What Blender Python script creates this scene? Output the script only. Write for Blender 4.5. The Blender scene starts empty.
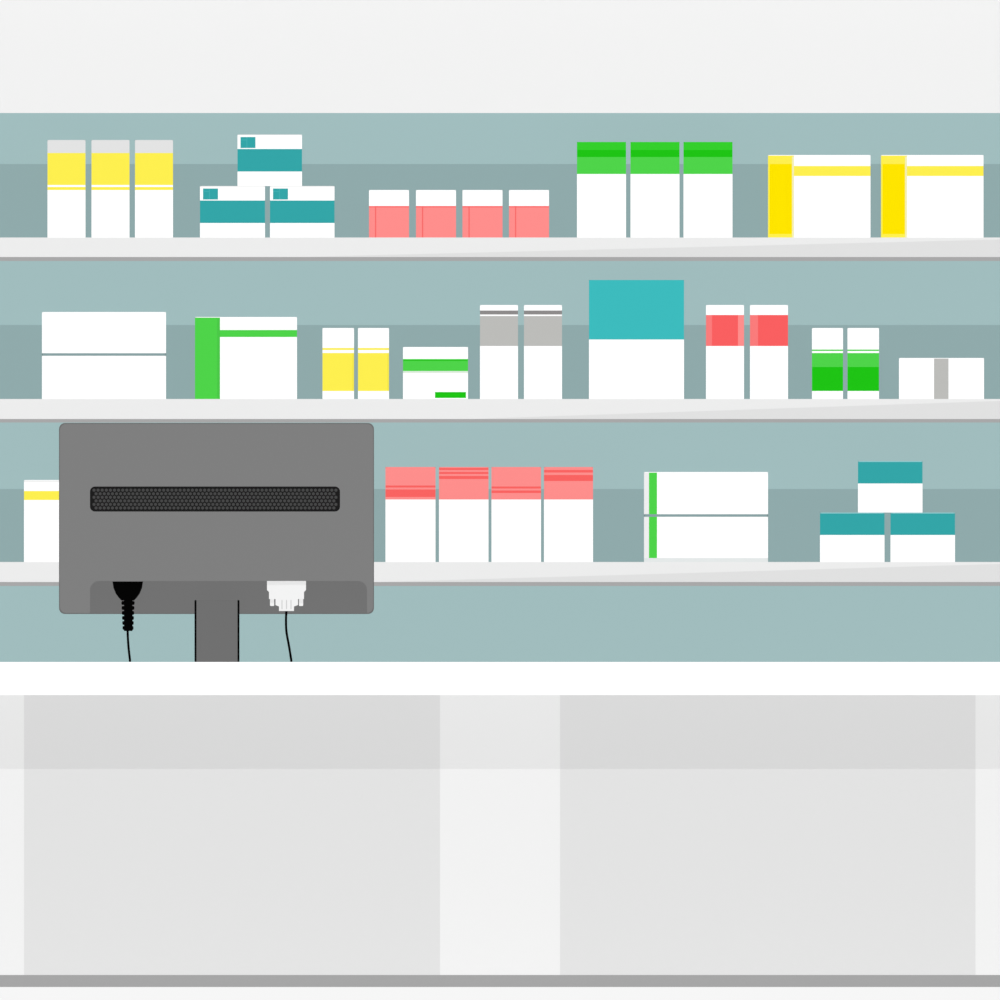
import bpy, bmesh, math
S=0.0025
scene=bpy.context.scene
scene.view_settings.view_transform='Standard'
scene.view_settings.look='None'
def X(px): return (px-500)*S
def Z(py): return (1000-py)*S
def lin(c):
    c/=255
    return c/12.92 if c<=0.04045 else ((c+0.055)/1.055)**2.4
K0=0.49   # general paint reflectance scale
KF=0.435  # surfaces also reached by the high front light
MATS={}
def mat(hexc,k=K0,rough=0.9):
    key=(hexc,k)
    if key in MATS: return MATS[key]
    r,g,b=[lin(int(hexc[i:i+2],16))*k for i in (0,2,4)]
    m=bpy.data.materials.new("paint_"+hexc); m.use_nodes=True
    p=m.node_tree.nodes["Principled BSDF"]
    p.inputs["Base Color"].default_value=(r,g,b,1)
    p.inputs["Roughness"].default_value=rough
    p.inputs["Specular IOR Level"].default_value=0.0
    MATS[key]=m
    return m
Wloc={}
def mesh_obj(name,bm,mats,loc,parent=None):
    bmesh.ops.recalc_face_normals(bm,faces=bm.faces)
    me=bpy.data.meshes.new(name)
    bmesh.ops.translate(bm,verts=bm.verts,vec=(-loc[0],-loc[1],-loc[2]))
    bm.to_mesh(me); bm.free()
    for m in mats: me.materials.append(m)
    o=bpy.data.objects.new(name,me)
    scene.collection.objects.link(o)
    if parent:
        o.parent=parent
        pl=Wloc[parent.name]
        o.location=(loc[0]-pl[0],loc[1]-pl[1],loc[2]-pl[2])
    else:
        o.location=loc
    Wloc[o.name]=loc
    return o
def add_prism(bm,pts,ya,yb,mi=0):
    f=[bm.verts.new((X(x),ya,Z(y))) for x,y in pts]
    b=[bm.verts.new((X(x),yb,Z(y))) for x,y in pts]
    n=len(pts)
    fs=[bm.faces.new(f),bm.faces.new(b[::-1])]
    for i in range(n):
        fs.append(bm.faces.new((f[i],b[i],b[(i+1)%n],f[(i+1)%n])))
    for q in fs: q.material_index=mi
def prism(name,pts,ya,yb,m,parent=None):
    bm=bmesh.new(); add_prism(bm,pts,ya,yb)
    xs=[p[0] for p in pts]; ys=[p[1] for p in pts]
    loc=(X((min(xs)+max(xs))/2),(ya+yb)/2,Z(max(ys)))
    return mesh_obj(name,bm,[m],loc,parent)
def rect(x0,y0,x1,y1): return [(x0,y0),(x1,y0),(x1,y1),(x0,y1)]
def arc(cx,cy,r,a0,a1,n=6):
    return [(cx+r*math.cos(math.radians(a0+(a1-a0)*i/n)),cy+r*math.sin(math.radians(a0+(a1-a0)*i/n))) for i in range(n+1)]
def rrect(x0,y0,x1,y1,r):
    return arc(x0+r,y0+r,r,180,270)+arc(x1-r,y0+r,r,270,360)+arc(x1-r,y1-r,r,0,90)+arc(x0+r,y1-r,r,90,180)
def top(o,label,cat,group=None,structure=False):
    o["label"]=label; o["category"]=cat
    if group: o["group"]=group
    if structure: o["kind"]="structure"
    return o

# ---------------- setting ----------------
WL,WR=-300,1300
top(prism("floor",rect(WL,987,WR,1060),-0.6,1.85,mat("EFEFEF",0.475)),"pale grey floor slab under the counter","floor",structure=True)
top(prism("wall_back",rect(WL,-5,WR,987),1.75,1.85,mat("A2BEBF")),"muted teal wall behind the medicine shelves","wall",structure=True)
top(prism("wall_bulkhead",rect(WL,-5,WR,113),1.56,1.75,mat("F2F2F2")),"off-white wall section above the shelves","wall",structure=True)
top(prism("ceiling",rect(WL,-45,WR,-5),-0.2,1.85,mat("F2F2F2")),"unseen off-white ceiling, added to keep the high sun off the shelves","ceiling",structure=True)  # out of view, front edge set to block the high sun behind the counter

# ---------------- shelves ----------------
SF=1.60
def shelf(yt,yb,yl,band,wedge):
    bm=bmesh.new()
    x0,x1,w0=WL,WR,wedge
    add_prism(bm,rect(x0,yt,x1,yb),SF+0.0006,1.75,0)
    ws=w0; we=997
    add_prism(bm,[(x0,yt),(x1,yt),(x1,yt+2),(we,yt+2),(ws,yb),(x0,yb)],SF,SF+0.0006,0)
    add_prism(bm,[(we,yt+2),(x1,yt+2),(x1,yb),(ws,yb)],SF,SF+0.0006,1)  # darker wedge: diagonal shading painted into the shelf front
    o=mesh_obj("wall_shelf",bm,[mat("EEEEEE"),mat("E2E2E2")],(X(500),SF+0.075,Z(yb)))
    top(o,"long pale grey shelf on teal wall, holding medicine boxes","shelf","wall shelves")
    l=prism("bottom_rail",rect(x0,yb,x1,yl),SF+0.004,1.75,mat("A9A9A9"),o)
    l["label"]="grey rail under the shelf"
    r=prism("wall_shade_strip",rect(x0,band,x1,yt),1.745,1.75,mat("91ABAC"),o)  # thin strip, stylised wall shadow put into its darker teal
    r["label"]="thin teal strip above the shelf, darkened as a stylised wall shadow"
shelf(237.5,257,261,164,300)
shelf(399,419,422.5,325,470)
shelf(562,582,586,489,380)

# ---------------- medicine boxes ----------------
W="FFFFFF"
def carton(x0,y0,x1,y1,zones,label,group,depth=0.09,yf=1.615,flap=W,fh=0.6,base=W):
    xs={x0,x1}; yt=y0+fh; ys={yt,y1}
    for (a,b,c,d,_) in zones:
        for v in (a,c):
            if x0<v<x1: xs.add(v)
        for v in (b,d):
            if yt<v<y1: ys.add(v)
    xs=sorted(xs); ys=sorted(ys)
    cols=[base]
    def col(cx,cy):
        k=base
        for (a,b,c,d,h) in zones:
            if a<=cx<=c and b<=cy<=d: k=h
        if k not in cols: cols.append(k)
        return cols.index(k)
    bm=bmesh.new()
    nx,ny=len(xs),len(ys)
    F=[[bm.verts.new((X(x),yf,Z(y))) for x in xs] for y in ys]
    B=[[bm.verts.new((X(x),yf+depth,Z(y))) for x in xs] for y in ys]
    for j in range(ny-1):
        cy=(ys[j]+ys[j+1])/2
        row=[col((xs[i]+xs[i+1])/2,cy) for i in range(nx-1)]
        for i in range(nx-1):
            for G in (F,B):
                f=bm.faces.new((G[j][i],G[j][i+1],G[j+1][i+1],G[j+1][i])); f.material_index=row[i]
        f=bm.faces.new((F[j][0],B[j][0],B[j+1][0],F[j+1][0])); f.material_index=row[0]
        f=bm.faces.new((F[j][-1],B[j][-1],B[j+1][-1],F[j+1][-1])); f.material_index=row[-1]
    for i in range(nx-1):
        bm.faces.new((F[0][i],F[0][i+1],B[0][i+1],B[0][i]))
        bm.faces.new((F[-1][i],F[-1][i+1],B[-1][i+1],B[-1][i]))
    loc=(X((x0+x1)/2),yf+depth/2,Z(y1))
    def km(c): return mat(c,0.53 if c==W else K0)
    o=mesh_obj("medicine_box",bm,[km(c) for c in cols],loc)
    top(o,label,"medicine box",group)
    # closed tuck flap with clipped front corners
    bm=bmesh.new()
    r=0.004
    hx0,hx1=X(x0),X(x1)
    pl=[(hx0,yf+depth),(hx0,yf+r),(hx0+r*0.3,yf+r*0.3),(hx0+r,yf),(hx1-r,yf),(hx1-r*0.3,yf+r*0.3),(hx1,yf+r),(hx1,yf+depth)]
    a=[bm.verts.new((p[0],p[1],Z(y0))) for p in pl]; b=[bm.verts.new((p[0],p[1],Z(yt))) for p in pl]
    bm.faces.new(a); bm.faces.new(b[::-1])
    for i in range(len(pl)): bm.faces.new((a[i],b[i],b[(i+1)%len(pl)],a[(i+1)%len(pl)]))
    mesh_obj("tuck_flap",bm,[km(flap)],(loc[0],loc[1],Z(yt)),o)
    return o
YL="FFF050"; YB="FFE500"; TL="34A6A8"; TB="3DBCBE"; PK="FF8F8D"; PD="FF7271"; RD="FA6061"
GD="1FC415"; GL="4FD44A"; GM="35CF2C"; GR="BDBDBA"; GS="8E8B8B"

# row 1
for a in (47.5,91.5,135):
    b=a+38
    carton(a,140,b,237.5,[(a,140,b,153,"E4E4E4"),(a,153,b,185,YL),(a,187,b,190,YL)],
      "tall white medicine box with yellow upper half","yellow and white medicine boxes on the top shelf",flap="E4E4E4")
g="teal banded medicine boxes stacked on the top shelf"
def tealbox(a,t,b,bt,label):
    carton(a,t,b,bt,[(a,t+14.5,b,t+37,TL),(a+3,t+2.5,a+18,t+13.5,TL),(a+9,t+2.5,a+9.8,t+13.5,"45B0B3"),(a+3,t+5,a+9,t+5.8,"45B0B3")],label,g,flap="E9E9E9")
tealbox(200,186,265,237.5,"white and teal medicine box supporting another box")
tealbox(270,186,334.5,237.5,"white and teal medicine box supporting another box")
tealbox(237.5,134.5,302,186,"white and teal medicine box on top of two others")
for a in (369,416,462.5,509):
    b=a+40
    carton(a,190,b,237.5,[(a,206,b,237.5,PK),(a,206,b,207.5,PD),(a+6,206,a+7.2,237.5,"F96A68")],
      "small pink medicine box with white top","small pink medicine boxes on the top shelf")
for a,b in ((577,626),(630.5,679.5),(683.5,732.5)):
    carton(a,142,b,237.5,[(a,142,b,150,GM),(a,150,b,157,GD),(a,157,b,174,GL)],
      "tall white medicine box with green striped top","green topped medicine boxes on the top shelf",flap=GM)
for a in (768,881):
    b=a+102.5
    carton(a,155,b,237.5,[(a,155,a+26,237.5,YL),(a+1.5,164,a+24,234,YB),(a+24,155,a+26,237.5,"F5F0B4"),(a+26,166,b,176,YL),(a,155,a+26,156.5,YL)],
      "wide white medicine box with yellow side and stripe","wide yellow and white medicine boxes on the top shelf",depth=0.11)
# row 2
g="plain white boxes stacked on the middle shelf"
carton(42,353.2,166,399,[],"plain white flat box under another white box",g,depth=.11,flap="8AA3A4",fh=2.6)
carton(42,312,166,353.2,[],"plain white flat box on another white box",g,depth=.11)
carton(195,317,297,399,[(195,317,217,399,GL),(217,317,220,399,"4BC948"),(220,330,297,337,GL)],
   "wide white medicine box with bright green side",None,depth=.11)
for a,b in ((322.5,354),(358,389)):
    carton(a,328,b,399,[(a,348,b,350,YL),(a,353,b,391,YL),(b-2,353,b,391,"F7E94A")],
      "narrow white and yellow medicine box","narrow yellow medicine boxes on the middle shelf",depth=.07)
carton(403,347,468,399,[(403,359,468,371,GL),(403,359.5,468,361,"2FC926"),(403,371,468,373,"DDEFDC"),(435,392,466,398,GD)],
   "small white medicine box with green band",None,depth=.08)
for a,b in ((480,518),(524,562)):
    carton(a,305,b,399,[(a,310.5,b,314.5,GS),(a,316,b,346,GR)],
      "tall white medicine box with grey upper band","grey banded medicine boxes on the middle shelf")
carton(589,280,684,399,[(589,280,684,339.5,TB)],"large medicine box, turquoise above and white below",None,depth=.1,flap=TB)
for a,b in ((706,744),(750,788)):
    carton(a,305,b,399,[(a,315,b,346,PK),(a+6,315,b-6,346,RD),(a,315,a+6,346,"FB7C7C")] if a==706 else [(a,315,b,346,RD),(a,315,a+8,346,"FB7C7C")],
      "tall white medicine box with red upper band","red banded medicine boxes on the middle shelf")
for a,b in ((812,843),(847.5,879)):
    carton(a,328,b,399,[(a,349.5,b,351,GL),(a,353,b,367,GL),(a,367,b,391,GD)],
      "narrow white and green medicine box","narrow green medicine boxes on the middle shelf",depth=.07)
carton(899,358,984,399,[(934,358,948.5,399,GR)],"low white medicine box with grey vertical stripe",None,depth=.1)
# row 3
carton(24,480,100,562,[(24,491,100,500,YL),(24,480,100,482,"F2F2F2")],"white medicine box with yellow stripe behind monitor",None,depth=.1)
g="pink topped medicine boxes on the lower shelf"
L="tall white medicine box with striped pink top"
for (a,b),st in zip(((385.5,435.5),(439,488.5),(491.5,541),(544,593)),
   (((485.5,487.5),(489.5,497)),((468,470),(472,474),(476,479)),((486.5,488.5),(490.5,493)),((470,472.5),(475,481)))):
    carton(a,467,b,562,[(a,467,b,499.5,PK)]+[(a,s,b,e,"FA6462") for s,e in st],L,g,flap=PK)
g="green striped boxes stacked on the lower shelf"
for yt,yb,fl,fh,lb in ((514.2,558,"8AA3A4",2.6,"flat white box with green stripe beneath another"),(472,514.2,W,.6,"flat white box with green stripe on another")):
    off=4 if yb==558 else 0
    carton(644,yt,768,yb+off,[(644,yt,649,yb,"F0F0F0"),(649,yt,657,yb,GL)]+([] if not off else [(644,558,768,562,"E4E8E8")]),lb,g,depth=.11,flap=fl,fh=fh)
g="teal topped medicine boxes stacked on the lower shelf"
for a,t,b,bt,lb in ((820,512.5,884.5,562,"teal topped white medicine box supporting another box"),(890.5,512.5,955,562,"teal topped white medicine box supporting another box"),(858,461,922.5,512.5,"teal topped white medicine box on two others")):
    carton(a,t,b,bt,[(a,t,b,t+22.5,TL)],lb,g,flap="8FCACD",fh=1.0)

# ---------------- counter ----------------
WK=mat("FFFFFF",0.5)
bmw=bmesh.new(); add_prism(bmw,rect(-110,662,1110,695),-0.185,0.5)
wt=mesh_obj("worktop",bmw,[WK],(X(500),0.15,Z(695)))
top(wt,"thick glossy white worktop on the pharmacy counter","worktop")
body=prism("counter",rect(-96,695,1096,987),0.02,0.42,mat("DDDDDD",KF))
top(body,"pale grey pharmacy counter with two large panels","counter")
for a,b in ((-96,24),(440,560),(975.5,1096)):
    prism("pillar",rect(a,695,b,975),0.0,0.02,mat("F2F2F2",KF),body)
for a,b in ((24,440),(560,975.5)):
    q=prism("front_panel",rect(a,695,b,975),0.0,0.02,mat("E3E3E3",KF),body); q["label"]="slightly darker grey panel"
q=prism("plinth",rect(-96,975,1096,987),-0.004,0.02,mat("A5A5A5",KF),body); q["label"]="mid-grey kick plinth"

# ---------------- monitor ----------------
MB=0.24
mg=mat("808080",KF)
mon=bpy.data.objects.new("computer_monitor",None); scene.collection.objects.link(mon)
mon.location=(X(217),0.3,Z(662)); Wloc[mon.name]=tuple(mon.location)
top(mon,"grey computer monitor seen from behind on the worktop","monitor")
prism("bezel",rrect(59,423,374,614,6),MB+0.09,MB+0.12,mat("707070",KF),mon)
s=prism("screen",rect(70,434,363,600),MB+0.12,MB+0.1215,mat("101214",KF),mon); s["label"]="dark display panel"
outer=arc(60+6,424+6,6,180,270)+arc(373-6,424+6,6,270,360)+arc(373-6,613-6,6,0,90)+[(367,613)]+arc(367-9,581+9,9,0,-90)+arc(90+9,581+9,9,270,180)+[(90,613)]+arc(60+6,613-6,6,90,180)
prism("rear_housing",outer,MB,MB+0.09,mg,mon)
q=prism("connector_bay",rrect(88,579,369,613,4),MB+0.085,MB+0.0905,mat("797979",KF),mon); q["label"]="recessed darker connector bay"
v=prism("vent_grille",rrect(90,486.5,340,511.5,5),MB-0.001,MB+0.002,mat("1E1E1E",KF),mon); v["label"]="dark honeycomb ventilation grille"
bm=bmesh.new()
r=1.7; dx=4.1; dy=3.55
for j in range(6):
    yy=490.2+j*dy
    xx=94+(dx/2 if j%2 else 0)
    while xx<337:
        add_prism(bm,[(xx+r*math.sin(math.radians(60*k)),yy+r*math.cos(math.radians(60*k))) for k in range(6)],MB-0.0016,MB-0.001)
        xx+=dx
mesh_obj("grille_cells",bm,[mat("484848",KF)],(X(215),MB-0.001,Z(511)),v)
st=prism("stand_neck",rect(196,600,238.5,662),MB+0.03,MB+0.075,mat("707070",KF),mon)
for a in (194.5,237.5):
    e=prism("side_rail",rrect(a,600,a+2,662,0.9),MB+0.028,MB+0.077,mat("0A0A0A",KF),st); e["label"]="black edge of the stand"
prism("hinge",rect(205,603,230,611),MB+0.07,MB+0.092,mat("6A6A6A",KF),mon)

# ---------------- cables ----------------
BK=mat("050505",KF)
def tube(name,pts,rad,m,parent,n=10,sub=8):
    P=[pts[0]]+pts+[pts[-1]]
    path=[]
    for i in range(1,len(P)-2):
        for t in range(sub):
            u=t/sub
            path.append(tuple(0.5*((2*P[i][k])+(-P[i-1][k]+P[i+1][k])*u+(2*P[i-1][k]-5*P[i][k]+4*P[i+1][k]-P[i+2][k])*u*u+(-P[i-1][k]+3*P[i][k]-3*P[i+1][k]+P[i+2][k])*u**3) for k in range(3)))
    path.append(pts[-1])
    from mathutils import Vector
    bm=bmesh.new(); rings=[]
    side=Vector((1,0,0))
    for i,p in enumerate(path):
        d=Vector(path[min(i+1,len(path)-1)])-Vector(path[max(i-1,0)])
        d.normalize(); u=(side-d*side.dot(d)).normalized(); w=d.cross(u)
        rings.append([bm.verts.new(Vector(p)+(u*math.cos(a)+w*math.sin(a))*rad) for a in [2*math.pi*k/n for k in range(n)]])
    for a,b in zip(rings,rings[1:]):
        for k in range(n): bm.faces.new((a[k],a[(k+1)%n],b[(k+1)%n],b[k]))
    bm.faces.new(rings[0]); bm.faces.new(rings[-1][::-1])
    for f in bm.faces: f.smooth=True
    return mesh_obj(name,bm,[m],pts[-1],parent)
pc=bpy.data.objects.new("power_cable",None); scene.collection.objects.link(pc)
pc.location=(X(129),MB+0.03,Z(662)); Wloc[pc.name]=tuple(pc.location)
top(pc,"black power cable plugged into the grey monitor","cable")
prism("plug",[(112.5,581.5),(143,581.5),(142,588),(139.5,594),(136,598.5),(134,600.5),(121.5,600.5),(119.5,598.5),(116,594),(113.5,588)],MB+0.012,MB+0.05,BK,pc)
bm=bmesh.new()
add_prism(bm,rect(124,600,132.5,631),MB+0.022,MB+0.04)
for i,yy in enumerate((601,606,611,616,621,626)):
    hw=6.6-i*0.22
    add_prism(bm,rrect(128-hw,yy,128+hw,yy+3.9,1.2),MB+0.016,MB+0.046)
mesh_obj("strain_relief",bm,[BK],(X(128),MB+0.03,Z(631)),pc)
yc=MB+0.03; R=0.0029
tube("cord",[(X(127.5),yc,Z(629)),(X(128),yc,Z(640)),(X(128.8),yc,Z(650)),(X(129.8),yc+0.002,Z(658.5)),(X(130),yc+0.012,Z(662)+R),(X(130),yc+0.05,Z(662)+R),(X(130),yc+0.12,Z(662)+R)],R,BK,pc)
vc=bpy.data.objects.new("video_cable",None); scene.collection.objects.link(vc)
vc.location=(X(290),MB+0.03,Z(662)); Wloc[vc.name]=tuple(vc.location)
top(vc,"video cable with white connector plugged into the monitor","cable")
WM=mat("F4F4F4",KF)
cn=prism("connector",[(267,581),(306,581),(306,590),(304,592),(304,599),(298,599),(298,605),(294,606.5),(294,611),(279,611),(279,606.5),(275.5,605),(275.5,599),(269,599),(269,592),(267,590)],MB+0.01,MB+0.05,WM,vc)
cn["label"]="white video connector"
for a in (270,299):
    prism("thumbscrew",rrect(a,598,a+4.2,606,1),MB+0.02,MB+0.035,WM,cn)
for a in (281.5,286,290.5):
    prism("grip_rib",rect(a,600,a+1.0,609),MB+0.0085,MB+0.0105,mat("CFCFCF",KF),cn)
tube("cord",[(X(286.5),yc,Z(609)),(X(286),yc,Z(620)),(X(286.5),yc,Z(632)),(X(289),yc,Z(646)),(X(291),yc+0.002,Z(658.5)),(X(291.3),yc+0.012,Z(662)+R),(X(291.3),yc+0.05,Z(662)+R),(X(291.3),yc+0.12,Z(662)+R)],R,BK,vc)

# ---------------- light ----------------
w=bpy.data.worlds.new("world"); scene.world=w; w.use_nodes=True
w.node_tree.nodes["Background"].inputs[0].default_value=(1,1,1,1)
w.node_tree.nodes["Background"].inputs[1].default_value=0.07
def sun(name,rx,e,loc):
    l=bpy.data.lights.new(name,'SUN'); l.energy=e; l.angle=0.0
    o=bpy.data.objects.new(name,l); o.rotation_euler=(rx,0,0); o.location=loc; scene.collection.objects.link(o)
sun("front_sun",math.radians(90),math.pi*1.95,(0,-4,1.3))
sun("high_front_sun",math.radians(45),1.06,(0,-4,4))

cam=bpy.data.cameras.new("camera"); cam.type='ORTHO'; cam.ortho_scale=2.5
co=bpy.data.objects.new("camera",cam); co.location=(0,-3,1.25); co.rotation_euler=(math.radians(90),0,0)
scene.collection.objects.link(co); scene.camera=co
